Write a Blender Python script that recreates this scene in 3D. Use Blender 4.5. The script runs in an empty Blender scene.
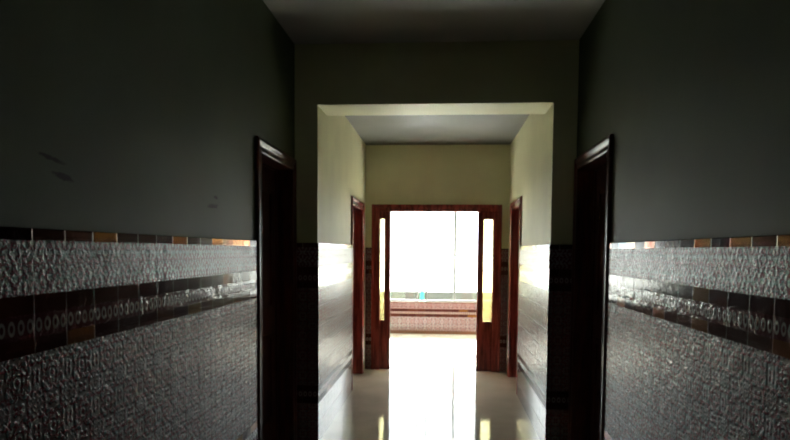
import bpy, bmesh, math, random
from mathutils import Matrix, Vector
random.seed(4)
sc = bpy.context.scene
COL = sc.collection

# ------------------------------------------------------------------ node helper
class V:
    """a float socket or constant with arithmetic that builds Math nodes"""
    def __init__(s, nt, x): s.nt, s.x = nt, x
    def _op(s, op, *args):
        n = s.nt.nodes.new('ShaderNodeMath'); n.operation = op
        for i, a in enumerate((s,) + args):
            a = a.x if isinstance(a, V) else a
            if isinstance(a, (int, float)): n.inputs[i].default_value = a
            else: s.nt.links.new(a, n.inputs[i])
        return V(s.nt, n.outputs[0])
    def __add__(s, o): return s._op('ADD', o)
    def __sub__(s, o): return s._op('SUBTRACT', o)
    def __neg__(s): return s._op('MULTIPLY', -1.0)
    def __mul__(s, o): return s._op('MULTIPLY', o)
    def __truediv__(s, o): return s._op('DIVIDE', o)
    def frac(s): return s._op('FRACT')
    def floor(s): return s._op('FLOOR')
    def abs(s): return s._op('ABSOLUTE')
    def sin(s): return s._op('SINE')
    def gt(s, o): return s._op('GREATER_THAN', o)
    def lt(s, o): return s._op('LESS_THAN', o)
    def min(s, o): return s._op('MINIMUM', o)
    def max(s, o): return s._op('MAXIMUM', o)
    def inv(s): return (s * -1.0) + 1.0

class Mat:
    def __init__(s, name):
        s.m = bpy.data.materials.new(name); s.m.use_nodes = True
        s.nt = s.m.node_tree; s.nt.nodes.clear()
        s.out = s.nt.nodes.new('ShaderNodeOutputMaterial')
    def node(s, t, **kw):
        n = s.nt.nodes.new(t)
        for k, v in kw.items(): setattr(n, k, v)
        return n
    def link(s, a, b): s.nt.links.new(a.x if isinstance(a, V) else a, b)
    def put(s, inp, v):
        if isinstance(v, V): s.nt.links.new(v.x, inp)
        elif isinstance(v, bpy.types.NodeSocket): s.nt.links.new(v, inp)
        else: inp.default_value = v
    def v(s, sock): return V(s.nt, sock)
    def uv(s):
        n = s.node('ShaderNodeUVMap'); n.uv_map = 'UVMap'
        x = s.node('ShaderNodeSeparateXYZ'); s.link(n.outputs[0], x.inputs[0])
        return s.v(x.outputs[0]), s.v(x.outputs[1])
    def obj(s): return s.node('ShaderNodeTexCoord').outputs['Object']
    def xyz(s, sock):
        x = s.node('ShaderNodeSeparateXYZ'); s.link(sock, x.inputs[0])
        return [s.v(o) for o in x.outputs]
    def comb(s, a, b, c=0.0):
        n = s.node('ShaderNodeCombineXYZ')
        for i, q in enumerate((a, b, c)): s.put(n.inputs[i], q)
        return n.outputs[0]
    def noise(s, vec, scale, detail=2.0, rough=0.5):
        n = s.node('ShaderNodeTexNoise'); s.put(n.inputs['Vector'], vec)
        n.inputs['Scale'].default_value = scale; n.inputs['Detail'].default_value = detail
        n.inputs['Roughness'].default_value = rough
        return s.v(n.outputs[0])
    def white(s, vec):
        n = s.node('ShaderNodeTexWhiteNoise', noise_dimensions='3D'); s.put(n.inputs['Vector'], vec)
        return s.v(n.outputs['Value'])
    def ramp(s, fac, stops, interp='LINEAR'):
        n = s.node('ShaderNodeValToRGB'); s.put(n.inputs[0], fac); r = n.color_ramp; r.interpolation = interp
        while len(r.elements) < len(stops): r.elements.new(0.5)
        for e, (p, c) in zip(r.elements, stops):
            e.position = p; e.color = (*c, 1)
        return n.outputs[0]
    def mix(s, fac, a, b):
        n = s.node('ShaderNodeMix', data_type='RGBA')
        s.put(n.inputs[0], fac)
        for i, c in ((6, a), (7, b)):
            s.put(n.inputs[i], (*c, 1) if isinstance(c, tuple) else c)
        return n.outputs[2]
    def smooth(s, x, a, b):
        n = s.node('ShaderNodeMapRange', interpolation_type='SMOOTHSTEP')
        s.put(n.inputs[0], x); n.inputs[1].default_value = a; n.inputs[2].default_value = b
        return s.v(n.outputs[0])
    def bump(s, h, dist=1.0, strength=1.0):
        n = s.node('ShaderNodeBump'); n.inputs['Strength'].default_value = strength
        n.inputs['Distance'].default_value = dist; s.put(n.inputs['Height'], h)
        return n.outputs[0]
    def bsdf(s, color, rough=0.5, normal=None, **kw):
        b = s.node('ShaderNodeBsdfPrincipled')
        s.put(b.inputs['Base Color'], (*color, 1) if isinstance(color, tuple) else color)
        s.put(b.inputs['Roughness'], rough)
        if normal is not None: s.put(b.inputs['Normal'], normal)
        for k, v in kw.items(): s.put(b.inputs[k], v)
        s.link(b.outputs[0], s.out.inputs[0])
        return b

# ------------------------------------------------------------------ materials
def paint(name, base, rough=0.6, stains=()):
    m = Mat(name); o = m.obj()
    n1 = m.noise(o, 1.6, 3); n2 = m.noise(o, 160, 2)
    dark = tuple(c * 0.88 for c in base)
    col = m.mix(m.smooth(n1, 0.35, 0.7), dark, base)
    if stains:
        x, y, z = m.xyz(o)
        nn = m.noise(m.comb(0.0, y * 1.0, z * 3.0), 26, 3)
        tot = None
        for (cy, cz, ry, rz, sl) in stains:
            dy = (y - cy) / ry; dz = ((z - cz) + (y - cy) * sl) / rz
            d = (dy * dy + dz * dz)
            k = m.smooth(d + (nn - 0.5) * 2.2, 1.0, 0.25)
            tot = k if tot is None else tot.max(k)
        col = m.mix(tot * 0.85, col, (0.030, 0.020, 0.016))
    m.bsdf(col, rough, m.bump(n2 + n1 * 3.0, 0.0009), **{'Specular IOR Level': 0.13})
    return m.m

PAINT = (0.74, 0.735, 0.50); PAINT_SHADED = (0.086, 0.106, 0.062)  # near hall colour darkened to deepen the shade on its walls
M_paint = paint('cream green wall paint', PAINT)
M_paint_shaded = paint('shade-darkened grey green wall paint', PAINT_SHADED)
M_paint_shaded_marked = paint('shade-darkened grey green wall paint with scuffs', PAINT_SHADED, stains=(
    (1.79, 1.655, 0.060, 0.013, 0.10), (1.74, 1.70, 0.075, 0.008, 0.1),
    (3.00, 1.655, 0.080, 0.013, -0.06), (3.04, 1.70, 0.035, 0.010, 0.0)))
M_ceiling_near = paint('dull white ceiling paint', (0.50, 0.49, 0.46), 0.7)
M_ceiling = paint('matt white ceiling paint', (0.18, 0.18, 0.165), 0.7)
M_plaster = paint('white plaster', (0.86, 0.85, 0.80), 0.6)

def make_floor():
    m = Mat('polished stone floor'); o = m.obj()
    n = m.noise(o, 3.0, 4); sp = m.noise(o, 130, 2); w = m.noise(o, 4.0, 1)
    col = m.mix(m.smooth(n, 0.3, 0.7), (0.66, 0.645, 0.57), (0.76, 0.74, 0.66))
    col = m.mix(m.smooth(sp, 0.58, 0.72), col, (0.26, 0.22, 0.17))
    m.bsdf(col, m.smooth(n, 0.2, 0.9) * 0.03 + 0.055, m.bump(w, 0.0012), IOR=1.5)
    return m.m
M_floor = make_floor()

def make_wood(name, a, b, coat=0.4, spec=0.4, rough=0.27):
    m = Mat(name); o = m.obj()
    mp = m.node('ShaderNodeMapping'); m.link(o, mp.inputs[0]); mp.inputs['Scale'].default_value = (14, 14, 1.1)
    n = m.noise(mp.outputs[0], 2.2, 5, 0.6); f = m.noise(mp.outputs[0], 16, 2)
    col = m.mix(m.smooth(n + (f - 0.5) * 0.25, 0.35, 0.68), a, b)
    m.bsdf(col, rough, m.bump(n + f * 0.4, 0.0006), **{'Coat Weight': coat, 'Coat Roughness': 0.14, 'Specular IOR Level': spec})
    return m.m
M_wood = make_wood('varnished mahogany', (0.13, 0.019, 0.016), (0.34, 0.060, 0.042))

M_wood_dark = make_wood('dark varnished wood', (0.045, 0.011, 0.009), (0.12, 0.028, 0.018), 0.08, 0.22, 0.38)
T = 0.148
def make_dado():
    m = Mat('glazed relief tiles'); u, v = m.uv()
    # ---- kaleidoscope tile motif: eightfold mirrored inside every tile
    fu = (u / T).frac(); fvv = ((v - 1.325) / T).frac()
    a = (fu - 0.5).abs(); b = (fvv - 0.5).abs()
    lo, hi = a.min(b), a.max(b)
    n1 = m.noise(m.comb(lo, hi, 3.7), 7.5, 1.0); n2 = m.noise(m.comb(lo, hi, 9.1), 15.0, 1.0)
    r2 = (a * a + b * b)
    ring = ((r2._op('SQRT') * 44.0).sin()) * 0.05
    f = n1 + ring + (n2 - 0.5) * 0.35
    red = m.smooth(f, 0.47, 0.52) * m.smooth(f, 0.66, 0.60)
    blue = m.smooth(n2, 0.56, 0.62)
    field = m.mix(red, (0.21, 0.15, 0.145), (0.15, 0.018, 0.026))
    field = m.mix(blue * 0.8, field, (0.05, 0.085, 0.09))
    hfield = m.smooth(f, 0.40, 0.55) * 0.0015 + m.smooth(n2, 0.45, 0.65) * 0.0011
    # ---- the single row of scroll tiles under the brown strip
    a2 = ((u / T * 1.0).frac() - 0.5).abs(); b2 = (v - 1.325) / T
    k1 = m.noise(m.comb(a2, b2 * 1.0, 21.0), 10.0, 1.5); k2 = m.noise(m.comb(a2, b2, 5.0), 20, 1.0)
    sc1 = ((a2 * 30.0) + ((b2 * 15.0).sin() * 1.8)).sin() * 0.14
    g = k1 + sc1
    band = m.mix(m.smooth(g, 0.46, 0.53), (0.30, 0.235, 0.24), (0.15, 0.020, 0.032))
    band = m.mix(m.smooth(k2, 0.55, 0.62) * 0.8, band, (0.10, 0.16, 0.17))
    hband = m.smooth(g, 0.38, 0.60) * 0.0011 + m.smooth(k2, 0.42, 0.65) * 0.0009
    # ---- rope strip
    q = ((u / 0.037).frac() - 0.5) + 0.0
    bv = m.v((v - 1.2425).x)
    bv2 = v - 0.370
    near_up = v.gt(0.8)
    vv = (bv * near_up + bv2 * near_up.inv()) / 0.065
    loop = ((q * 2.0) * (q * 2.0) + (vv * 2.4) * (vv * 2.4))
    rope = m.mix(m.smooth(loop, 0.62, 0.40) * m.smooth(loop, 0.08, 0.20), (0.08, 0.02, 0.022), (0.32, 0.27, 0.25))
    hrope = m.smooth(loop, 0.9, 0.3) * 0.0006
    # ---- plain brown strips, each tile its own glaze
    iu = (u / T).floor()
    row = (v.gt(1.4)) + (v.gt(1.25)) * 2.0 + (v.gt(0.8)) * 4.0 + (v.gt(0.36)) * 8.0
    rnd = m.white(m.comb(iu, row, 1.0)); rnd2 = m.white(m.comb(iu, row, 7.0))
    strip = m.ramp(rnd, [(0.0, (0.045, 0.012, 0.010)), (0.34, (0.075, 0.022, 0.012)), (0.58, (0.26, 0.11, 0.02)),
                         (0.74, (0.05, 0.015, 0.022)), (0.84, (0.46, 0.21, 0.025))], 'CONSTANT')
    lowstrip = m.ramp(rnd, [(0.0, (0.045, 0.012, 0.010)), (0.5, (0.065, 0.018, 0.012)), (0.86, (0.16, 0.06, 0.018))], 'CONSTANT')
    bm_ = m.smooth(g, 0.46, 0.53)
    # ---- which band
    def between(a, b): return v.gt(a) * v.lt(b)
    top = v.gt(1.470)
    isband = between(1.325, 1.470)
    isrope = between(1.21, 1.275) * 1.0
    isrope = isrope + between(0.345, 0.395)
    isdark = between(1.275, 1.325) + between(1.167, 1.21) + between(0.395, 0.435) + between(0.30, 0.345)
    col = m.mix(isband, field, band); col = m.mix(isrope, col, rope)
    col = m.mix(isdark, col, lowstrip); col = m.mix(top, col, strip)
    h = (hfield * ((isband + isrope + isdark + top).inv()) + hband * isband + hrope * isrope)
    # rounded brown strips
    def dome(c, w):
        d = (v - c) / w
        return (d * d).inv().max(0.0) * 0.0006
    h = h + dome(1.30, 0.025) * isdark * v.gt(1.25) + dome(1.1885, 0.0215) * between(1.167, 1.21) \
          + dome(0.415, 0.02) * between(0.395, 0.435) + dome(0.3225, 0.0225) * between(0.30, 0.345) + dome(1.486, 0.018) * top
    # grout
    gu = m.smooth((fu - 0.5).abs(), 0.480, 0.493)
    gv = m.smooth((fvv - 0.5).abs(), 0.484, 0.495) * (v.lt(1.167)) * (between(0.29, 0.44).inv())
    gr = gu.max(gv)
    col = m.mix(gr * (top * 0.6 + 0.10), col, (0.55, 0.50, 0.40))
    peel = m.noise(m.comb(u, v, 2.0), 75.0, 2.0)
    lump = m.noise(m.comb(u, v, 6.0), 15.0, 1.0)
    h = h + (lump - 0.5) * 0.005 * ((isdark + top).inv() * 0.8 + 0.2)
    h = h - gr * 0.0003 + (peel - 0.5) * 0.0026 * ((isdark + top).inv() * 0.85 + 0.15)
    # each tile sits a touch out of true
    fz = (v / T).frac()
    h = h + (rnd - 0.5) * fu * 0.003 + (rnd2 - 0.5) * fz * 0.003
    rough = gr * 0.3 + 0.12 + isdark * 0.02 + isband * 0.02
    foot = v.lt(0.30)
    # the dark motif is a duller glaze than the cream ground
    dull = (red.max(blue * 0.7) * (isband.inv()) + bm_ * isband) * (isdark + top + isrope).inv() * foot.inv()
    rough = rough + dull * 0.09
    tn = m.noise(m.comb(u, v, 11.0), 9.0, 2.0)
    sheen = m.mix(m.smooth(tn, 0.40, 0.60), (0.74, 0.95, 1.0), (1.0, 0.76, 0.82))
    h = h * (foot.inv() * 0.88 + 0.12)
    rough = rough - foot * 0.07
    lustre = top * m.smooth(rnd, 0.5, 0.6) * 0.75 + isdark * m.smooth(rnd, 0.8, 0.9) * 0.3
    m.bsdf(col, rough, m.bump(h, 1.0, 0.65), IOR=1.52, Metallic=lustre, **{'Specular Tint': sheen, 'Specular IOR Level': ((dull * (isband * -0.22 + 0.72) * -1.0) + 1.0) * (isdark + top).inv() * 0.115 + isband * 0.035 - isrope * 0.06 + isdark * (v.gt(0.8) * 0.014 + 0.010) + foot * 0.33 + top * 0.03})
    return m.m
M_dado = make_dado()

def simple(name, col, rough, **kw):
    m = Mat(name); o = m.obj(); n = m.noise(o, 9, 3)
    c = m.mix(m.smooth(n, 0.3, 0.7), tuple(x * 0.9 for x in col), col)
    m.bsdf(c, rough, **kw); return m.m
M_alu = simple('grey anodised aluminium', (0.12, 0.125, 0.125), 0.4)
M_brown = simple('brown glazed skirting', (0.12, 0.045, 0.025), 0.25)
M_parapet = simple('pale green rendered parapet', (0.018, 0.0195, 0.018), 0.8)
M_slab = simple('concrete balcony slab', (0.4, 0.4, 0.37), 0.8)
M_ground = simple('bleached ground', (0.5, 0.5, 0.45), 0.9)

def thin_glass(name, tint, translucent=0.0, tcol=(1, 1, 1), rough=0.03):
    m = Mat(name); o = m.obj(); n = m.noise(o, 60, 2)
    tr = m.node('ShaderNodeBsdfTransparent'); m.put(tr.inputs[0], m.mix(n, tuple(c * 0.985 for c in tint), tint))
    sh = tr.outputs[0]
    if translucent:
        tl = m.node('ShaderNodeBsdfTranslucent'); tl.inputs[0].default_value = (*tcol, 1)
        mx = m.node('ShaderNodeMixShader'); mx.inputs[0].default_value = translucent
        m.link(sh, mx.inputs[1]); m.link(tl.outputs[0], mx.inputs[2]); sh = mx.outputs[0]
    gl = m.node('ShaderNodeBsdfGlossy'); gl.inputs['Roughness'].default_value = rough
    fr = m.node('ShaderNodeFresnel'); fr.inputs[0].default_value = 1.45
    mx = m.node('ShaderNodeMixShader'); m.link(fr.outputs[0], mx.inputs[0])
    m.link(sh, mx.inputs[1]); m.link(gl.outputs[0], mx.inputs[2])
    m.link(mx.outputs[0], m.out.inputs[0])
    return m.m
M_glass = thin_glass('clear window glass', (0.96, 0.98, 0.97))
M_aqua = thin_glass('aqua tinted glass strip', (0.28, 0.97, 0.74), 0.12, (0.2, 0.85, 0.7))
M_amber = thin_glass('amber frosted glass', (0.97, 0.93, 0.70), 0.22, (0.95, 0.88, 0.50), 0.1)

# ------------------------------------------------------------------ mesh helpers
def add_box(bm, lo, hi):
    x0, y0, z0 = lo; x1, y1, z1 = hi
    vs = [bm.verts.new(p) for p in ((x0,y0,z0),(x1,y0,z0),(x1,y1,z0),(x0,y1,z0),(x0,y0,z1),(x1,y0,z1),(x1,y1,z1),(x0,y1,z1))]
    for f in ((0,3,2,1),(4,5,6,7),(0,1,5,4),(1,2,6,5),(2,3,7,6),(3,0,4,7)):
        bm.faces.new([vs[i] for i in f])

def obj(name, bm, mat, parent=None, bevel=0.0, loc=(0, 0, 0), smooth=False, uoff=0.0):
    bmesh.ops.recalc_face_normals(bm, faces=bm.faces[:])
    uvl = bm.loops.layers.uv.new('UVMap')                      # metres along the wall, metres up
    for f in bm.faces:
        n = f.normal
        for l in f.loops:
            p = l.vert.co
            along = p.y if abs(n.x) > 0.5 else p.x
            l[uvl].uv = (along + uoff, p.z)
        f.smooth = smooth
    me = bpy.data.meshes.new(name); bm.to_mesh(me); bm.free()
    me.materials.append(mat)
    o = bpy.data.objects.new(name, me); COL.objects.link(o); o.location = loc
    if parent: o.parent = parent
    if bevel:
        b = o.modifiers.new('edge', 'BEVEL'); b.width = bevel; b.segments = 2; b.limit_method = 'ANGLE'
    return o

def boxes(name, lst, mat, parent=None, bevel=0.0, **k):
    bm = bmesh.new()
    for lo, hi in lst: add_box(bm, lo, hi)
    return obj(name, bm, mat, parent, bevel, **k)

def tag(o, label, cat, group=None, kind='structure'):
    o['label'] = label; o['category'] = cat
    if kind: o['kind'] = kind
    if group: o['group'] = group
    return o

def empty(name, loc):
    e = bpy.data.objects.new(name, None); COL.objects.link(e); e.location = loc; e.empty_display_size = 0.2
    return e

# ------------------------------------------------------------------ dimensions (metres; camera stands at x=0, y=0)
XL, XR = -1.097, 0.944          # near hall, plaster
IL, IR = -0.934, 0.782          # far hall, plaster
PL, PR = -0.927, 0.775          # archway piers
DT = 0.010                      # tile thickness proud of the plaster
YB = -3.0; YA, YA2 = 4.70, 5.08; YF, YF2 = 7.72, 7.88; YW, YW2 = 11.14, 11.34
ZO, ZI, ZB = 2.945, 2.71, 2.51
WT = 0.24
FL, FR = -0.845, 0.683          # opening of the glazed doorway
FT = 1.99
RL, RR, RC = -2.6, 2.4, 2.75    # room beyond
WX0, WX1, WZ0, WZ1 = -1.75, 1.45, 0.555, 2.62

# ------------------------------------------------------------------ shell
tag(boxes('floor', [((-3.2, YB - 0.2, -0.12), (3.0, YW2, 0.0))], M_floor),
    'polished beige stone floor mirroring the bright window', 'floor')
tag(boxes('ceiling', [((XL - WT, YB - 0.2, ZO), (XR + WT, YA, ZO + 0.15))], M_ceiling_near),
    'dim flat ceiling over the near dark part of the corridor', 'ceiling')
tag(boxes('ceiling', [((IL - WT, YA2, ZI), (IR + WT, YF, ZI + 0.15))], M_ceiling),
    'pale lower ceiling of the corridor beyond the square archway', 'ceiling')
tag(boxes('ceiling', [((RL - 0.2, YF2, RC), (RR + 0.2, YW2, RC + 0.15))], M_plaster),
    'white ceiling of the bright room behind the glazed doorway', 'ceiling')

def wall_with_door(name, x0, x1, y0, y1, zt, d0, d1, dz, mat, label):
    o = boxes(name, [((x0, y0, 0), (x1, d0, zt)), ((x0, d1, 0), (x1, y1, zt)), ((x0, d0, dz), (x1, d1, zt))], mat)
    return tag(o, label, 'wall')

OD0, OD1, ODZ = 3.79, 4.595, 2.025     # clear opening of the near doors
ID0, ID1, IDZ = 6.565, 7.385, 1.915    # clear opening of the far doors
L = 0.02
wall_with_door('wall_left', XL - WT, XL, YB, YA, ZO, OD0 - L, OD1 + L, ODZ + L, M_paint_shaded_marked,
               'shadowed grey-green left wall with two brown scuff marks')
wall_with_door('wall_right', XR, XR + WT, YB, YA, ZO, OD0 - L, OD1 + L, ODZ + L, M_paint_shaded,
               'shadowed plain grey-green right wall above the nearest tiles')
wall_with_door('wall_left_inner', IL - WT, IL, YA2, YF, ZI, ID0 - L, ID1 + L, IDZ + L, M_paint,
               'lit cream left wall between archway and glazed doorway')
wall_with_door('wall_right_inner', IR, IR + WT, YA2, YF, ZI, ID0 - L, ID1 + L, IDZ + L, M_paint,
               'lit cream right wall between archway and glazed doorway')
tag(boxes('wall_archway', [((XL - WT, YA, 0), (PL, YA2, ZO)), ((PR, YA, 0), (XR + WT, YA2, ZO)), ((PL, YA, ZB), (PR, YA2, ZO))],
          M_paint), 'dark cross wall with the wide square archway', 'wall')
tag(boxes('wall_doorway', [((RL - 0.2, YF, 0), (FL, YF2, RC)), ((FR, YF, 0), (RR + 0.2, YF2, RC)), ((FL, YF, FT), (FR, YF2, RC))],
          M_paint), 'olive cream end wall holding the glazed doorway', 'wall')
tag(boxes('wall_window', [((RL - 0.2, YW, 0), (WX0, YW2, RC)), ((WX1, YW, 0), (RR + 0.2, YW2, RC)),
                          ((WX0, YW, 0), (WX1, YW2, WZ0)), ((WX0, YW, WZ1), (WX1, YW2, RC))], M_paint),
    'outer wall of the bright room around the white window', 'wall')
tag(boxes('wall_room_left', [((RL - 0.2, YF2, 0), (RL, YW, RC))], M_plaster), 'side wall at the left of the bright room', 'wall')
tag(boxes('wall_room_right', [((RR, YF2, 0), (RR + 0.2, YW, RC))], M_plaster), 'side wall at the right of the bright room', 'wall')
tag(boxes('wall_back', [((XL - WT, YB - 0.2, 0), (XR + WT, YB, ZO))], M_paint_shaded), 'wall closing the corridor behind the viewer', 'wall')

# ------------------------------------------------------------------ tiled dado
DZ = 1.502
def dado(name, lo, hi, label):
    return tag(boxes(name, [(lo, hi)], M_dado, bevel=0.003, uoff=0.0 if lo[0] < 0 else 40 * 0.148 + 0.05), label, 'tiled dado')
dado('trim_1', (XL, YB, 0), (XL + DT, 3.695, DZ), 'dark glinting tiled dado along the nearest left wall')
dado('trim_2', (XR - DT, YB, 0), (XR, 3.70, DZ), 'dark glinting tiled dado along the nearest right wall')
def pier_dado(name, x0, x1, inner, y1, label):
    # front of the pier and the reveal, running on along the far hall wall
    lst = [((x0, YA - DT, 0), (x1, YA, DZ))]
    s = 1 if inner > (x0 + x1) / 2 else -1
    a, b = sorted((inner, inner - s * (DT + 0.006)))
    lst.append(((a, YA - DT, 0), (b, y1, DZ)))
    return tag(boxes(name, lst, M_dado, uoff=0.0 if x0 < 0 else 40 * 0.148 + 0.05), label, 'tiled dado')
pier_dado('trim_3', XL, PL + 0.004, PL + DT, 6.485, 'brightly glaring tiled dado round the left archway pier')
pier_dado('trim_4', PR - 0.004, XR, PR - DT, 6.485, 'brightly glaring tiled dado round the right archway pier')
dado('trim_5', (IL, YF - DT, 0), (FL - 0.003, YF, DZ - 0.02), 'narrow strip of shaded tiles at left of the glazed doorway')
dado('trim_6', (FR + 0.003, YF - DT, 0), (IR, YF, DZ - 0.02), 'narrow strip of shaded tiles at right of the glazed doorway')
tag(boxes('trim_7', [((RL, YW - DT, 0.055), (RR, YW, WZ0 - 0.018)), ((RL, YW - DT, WZ0 - 0.018), (WX0 - 0.02, YW, DZ)),
                     ((WX1 + 0.02, YW - DT, WZ0 - 0.018), (RR, YW, DZ))], M_dado),
    'cream and maroon patterned tiles below the white window', 'tiled dado')
tag(boxes('baseboard_window', [((RL, YW - 0.022, 0), (RR, YW, 0.055))], M_brown, bevel=0.004),
    'brown skirting at the foot of the tiles below the window', 'skirting')
tag(boxes('trim_8', [((RL, YF2, 0.0), (RL + DT, YW - 0.03, DZ))], M_dado), 'tiled dado on the left side wall of the bright room', 'tiled dado')
tag(boxes('trim_9', [((RR - DT, YF2, 0.0), (RR, YW - 0.03, DZ))], M_dado), 'tiled dado on the right side wall of the bright room', 'tiled dado')

# ------------------------------------------------------------------ side doors
PROFILE = [(w, d * 0.62) for (w, d) in [(0.0, 0.0), (0.0, 0.016), (0.006, 0.022), (0.014, 0.024), (0.022, 0.020), (0.026, 0.016), (0.040, 0.016),
           (0.046, 0.020), (0.054, 0.028), (0.064, 0.034), (0.074, 0.034), (0.082, 0.028), (0.086, 0.020), (0.086, 0.0)]]
def casing(name, parent, side, xw, path_fn, M_wood):
    """profile swept between two mitred ends; path_fn(w, end) -> (y, z)"""
    bm = bmesh.new(); rows = []
    for end in (0, 1):
        rows.append([bm.verts.new((xw + side * d, *path_fn(w, end))) for (w, d) in PROFILE])
    n = len(PROFILE)
    for i in range(n):
        j = (i + 1) % n
        bm.faces.new((rows[0][i], rows[0][j], rows[1][j], rows[1][i]))
    bm.faces.new(rows[0]); bm.faces.new(rows[1][::-1])
    o = obj(name, bm, M_wood, parent, smooth=False)
    return o

def side_door(name, xw, side, y0, y1, zt, recess, label, M_wood=M_wood):
    """xw = plaster plane, side = +1 when the hall lies towards +x; the opening is y0..y1, zt high"""
    root = empty(name, (0, 0, 0)); tag(root, label, 'door')
    z = 0.002
    def p_near(w, e): return (y0 - w, z if e == 0 else zt + w)
    def p_far(w, e): return (y1 + w, z if e == 0 else zt + w)
    def p_head(w, e): return (y0 - w if e == 0 else y1 + w, zt + w)
    casing('jamb_casing', root, side, xw, p_near, M_wood)
    casing('jamb_casing', root, side, xw, p_far, M_wood)
    casing('head_casing', root, side, xw, p_head, M_wood)
    xa, xb = sorted((xw + side * 0.004, xw - side * (WT - 0.02)))
    g = 0.001
    boxes('lining', [((xa, y0 - L + g, z), (xb, y0, zt)), ((xa, y1, z), (xb, y1 + L - g, zt)), ((xa, y0 - L + g, zt), (xb, y1 + L - g, zt + L - g))], M_wood, root)
    # leaf with raised mouldings
    xf = xw - side * recess; xk = xf - side * 0.042
    a, b = sorted((xf, xk))
    leaf = boxes('leaf', [((a, y0 + 0.004, 0.008), (b, y1 - 0.004, zt - 0.004))], M_wood, root, bevel=0.003)
    pw0, pw1 = y0 + 0.12, y1 - 0.12
    for (p0, p1) in ((0.22, 0.86), (1.02, zt - 0.15)):
        c, d = sorted((xf - side * 0.001, xf + side * 0.014))
        w = 0.035
        boxes('panel_moulding', [((c, pw0, p0), (d, pw0 + w, p1)), ((c, pw1 - w, p0), (d, pw1, p1)),
                                 ((c, pw0 + w, p0), (d, pw1 - w, p0 + w)), ((c, pw0 + w, p1 - w), (d, pw1 - w, p1))], M_wood, leaf, bevel=0.004)
    # stop
    c, d = sorted((xf + side * 0.001, xf + side * 0.016))
    boxes('door_stop', [((c, y0, z), (d, y0 + 0.012, zt)), ((c, y1 - 0.012, z), (d, y1, zt)), ((c, y0 + 0.012, zt - 0.012), (d, y1 - 0.012, zt))], M_wood, root)
    return root
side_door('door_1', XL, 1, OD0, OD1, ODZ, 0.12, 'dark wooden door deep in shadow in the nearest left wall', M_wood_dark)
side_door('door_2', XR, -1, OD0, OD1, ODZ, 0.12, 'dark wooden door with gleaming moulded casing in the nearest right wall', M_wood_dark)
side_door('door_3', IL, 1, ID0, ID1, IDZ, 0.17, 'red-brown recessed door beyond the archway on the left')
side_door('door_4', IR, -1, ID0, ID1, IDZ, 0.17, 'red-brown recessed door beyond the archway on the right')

# ------------------------------------------------------------------ glazed doorway
d5 = empty('door_5', (0, 0, 0)); tag(d5, 'wide red-brown wooden doorway with narrow amber glass sidelights', 'doorway')
Y0, Y1 = YF - 0.03, YF2 + 0.01
jw = 0.085
LG0, LG1, LM = -0.755, -0.705, -0.632
RG0, RG1, RM = 0.486, 0.594, 0.415
boxes('frame_jamb', [((FL + 0.002, Y0, 0.002), (LG0, Y1, FT - 0.075))], M_wood, d5, bevel=0.006)
boxes('frame_jamb', [((RG1, Y0, 0.002), (FR - 0.002, Y1, FT - 0.075))], M_wood, d5, bevel=0.006)
boxes('frame_head', [((FL + 0.002, Y0, FT - 0.075), (FR - 0.002, Y1, FT - 0.002))], M_wood, d5, bevel=0.006)
# architrave around the frame, a thin moulded lip on the wall face
boxes('architrave', [((FL - 0.012, Y0 - 0.012, 0.002), (FL + 0.026, Y0 + 0.004, FT + 0.012)), ((FR - 0.026, Y0 - 0.012, 0.002), (FR + 0.012, Y0 + 0.004, FT + 0.012)),
                     ((FL + 0.026, Y0 - 0.012, FT - 0.026), (FR - 0.026, Y0 + 0.004, FT + 0.012))], M_wood, d5, bevel=0.005)
YM0, YM1 = YF + 0.0, YF + 0.09
for (g0, g1, m0, m1, lo, hi) in ((LG0, LG1, LG1, LM, LG0, LM), (RG0, RG1, RM, RG0, RM, RG1)):
    boxes('mullion', [((m0, YM0, 0.002), (m1, YM1, FT - 0.075))], M_wood, d5, bevel=0.006)
    boxes('sidelight_rail', [((g0, YM0 + 0.01, 1.83), (g1, YM1 - 0.01, FT - 0.075))], M_wood, d5)
    boxes('bottom_panel', [((g0, YM0 + 0.01, 0.002), (g1, YM1 - 0.01, 0.605))], M_wood, d5, bevel=0.004)
    boxes('sidelight_glass', [((g0, YM0 + 0.045, 0.605), (g1, YM0 + 0.051, 1.83))], M_amber, d5)['label'] = 'amber frosted glass strip'

# ------------------------------------------------------------------ window
w1 = empty('window_1', (0, 0, 0)); tag(w1, 'wide sliding window glaring white with daylight above the patterned tiles', 'window')
ya, yb = YW + 0.05, YW + 0.12
fw = 0.045
boxes('window_frame', [((WX0, ya, WZ0 + 0.004), (WX0 + fw, yb, WZ1)), ((WX1 - fw, ya, WZ0 + 0.004), (WX1, yb, WZ1)),
                       ((WX0 + fw, ya, WZ0 + 0.004), (WX1 - fw, yb, WZ0 + 0.024)), ((WX0 + fw, ya, WZ1 - fw), (WX1 - fw, yb, WZ1))], M_alu, w1)
for (s0, s1) in ((WX0 + fw, -0.425), (-0.285, 0.212), (0.212, WX1 - fw)):
    st = 0.024
    sash = boxes('sash', [((s0, ya + 0.02, WZ0 + 0.024), (s0 + st, ya + 0.045, WZ1 - fw)), ((s1 - st, ya + 0.02, WZ0 + 0.024), (s1, ya + 0.045, WZ1 - fw)),
                          ((s0 + st, ya + 0.02, WZ0 + 0.024), (s1 - st, ya + 0.045, WZ0 + 0.036)), ((s0 + st, ya + 0.02, WZ1 - fw - st), (s1 - st, ya + 0.045, WZ1 - fw))], M_alu, w1)
    boxes('pane', [((s0 + st, ya + 0.030, WZ0 + 0.036), (s1 - st, ya + 0.035, WZ1 - fw - st))], M_glass, sash)
boxes('sash_overlap', [((-0.425, ya + 0.028, WZ0 + 0.024), (-0.285, ya + 0.034, WZ1 - fw))], M_glass, w1)
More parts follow.
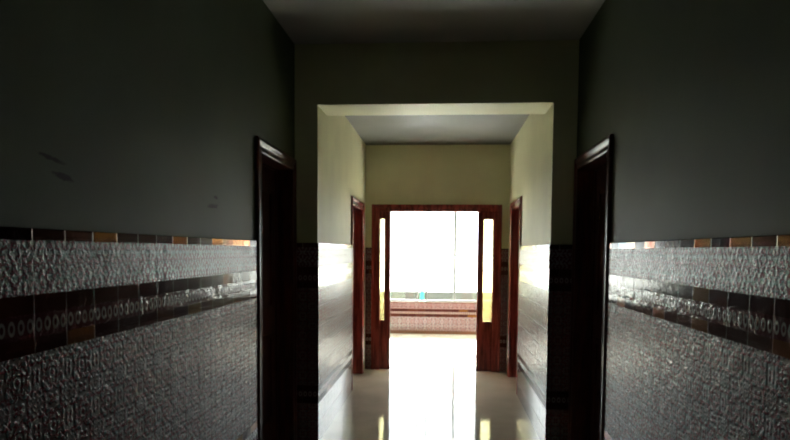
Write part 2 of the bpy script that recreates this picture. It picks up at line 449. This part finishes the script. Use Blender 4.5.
boxes('glass_guard', [((-0.385, ya + 0.036, WZ0 + 0.024), (-0.325, ya + 0.042, WZ0 + 0.30))], M_aqua, w1)['label'] = 'short aqua tinted strip at the foot of the overlapping sashes'
boxes('window_sill', [((WX0 - 0.015, YW - 0.006, WZ0 - 0.018), (WX1 + 0.015, YW + 0.05, WZ0 + 0.003))], M_brown, w1)

# ------------------------------------------------------------------ outside
tag(boxes('balcony_slab', [((-5, YW2, -0.25), (5, 12.55, -0.06))], M_slab), 'balcony slab outside the white window', 'balcony')
tag(boxes('parapet', [((-5, 12.40, -0.06), (5, 12.55, 0.655))], M_parapet), 'low pale green parapet seen through the window', 'parapet')
tag(boxes('ground', [((-300, YW2 + 1.5, -3.4), (300, 600, -3.2))], M_ground), 'bleached ground far outside the window', 'ground')

# ------------------------------------------------------------------ light
W = bpy.data.worlds.new('overcast sky'); sc.world = W; W.use_nodes = True
bg = W.node_tree.nodes['Background']; bg.inputs[0].default_value = (0.95, 0.985, 1.0, 1); bg.inputs[1].default_value = 8.0
def portal(name, x0, x1, z0, z1, y):
    l = bpy.data.lights.new(name, 'AREA'); l.shape = 'RECTANGLE'; l.size = x1 - x0; l.size_y = z1 - z0
    l.cycles.is_portal = True
    o = bpy.data.objects.new(name, l); COL.objects.link(o)
    o.location = ((x0 + x1) / 2, y, (z0 + z1) / 2); o.rotation_euler = (math.radians(-90), 0, 0)
portal('window_daylight', WX0, WX1, WZ0, WZ1, YW + 0.16)

sun = bpy.data.lights.new('sun', 'SUN'); sun.energy = 85.0; sun.angle = math.radians(1.0); sun.color = (1.0, 0.99, 0.985)
so = bpy.data.objects.new('sun', sun); COL.objects.link(so)
so.rotation_euler = Vector((0.08, -0.788, -0.616)).to_track_quat('-Z', 'Y').to_euler()

# ------------------------------------------------------------------ camera (790 x 440 frame, f = 640 px, principal point at y = 288.6)
cd = bpy.data.cameras.new('camera'); cam = bpy.data.objects.new('camera', cd); COL.objects.link(cam); sc.camera = cam
yaw, pitch, roll = -0.07397, -0.05935, 0.00776
F = Vector((math.sin(yaw) * math.cos(pitch), math.cos(yaw) * math.cos(pitch), math.sin(pitch)))
R0 = Vector((math.cos(yaw), -math.sin(yaw), 0)); U0 = R0.cross(F)
R = R0 * math.cos(roll) + U0 * math.sin(roll); U = -R0 * math.sin(roll) + U0 * math.cos(roll)
mx = Matrix((R, U, -F)).transposed().to_4x4(); mx.translation = Vector((0, 0, 1.45)); cam.matrix_world = mx
cd.sensor_fit = 'HORIZONTAL'; cd.sensor_width = 36.0; cd.lens = 640.0 / 790.0 * 36.0
cd.shift_y = (288.567 - 220.0) / 790.0
cd.clip_start = 0.02; cd.clip_end = 1000

# ------------------------------------------------------------------ render look
vs = sc.view_settings
sc.display_settings.display_device = 'sRGB'
vs.view_transform = 'Standard'; vs.look = 'None'; vs.gamma = 1.0; vs.use_curve_mapping = False
vs.exposure = 0.25
cy = sc.cycles
cy.use_denoising = True
cy.max_bounces = 24; cy.diffuse_bounces = 12; cy.glossy_bounces = 8; cy.transmission_bounces = 8; cy.transparent_max_bounces = 16
cy.sample_clamp_indirect = 0.0; cy.blur_glossy = 0.3
cy.filter_width = 2.0
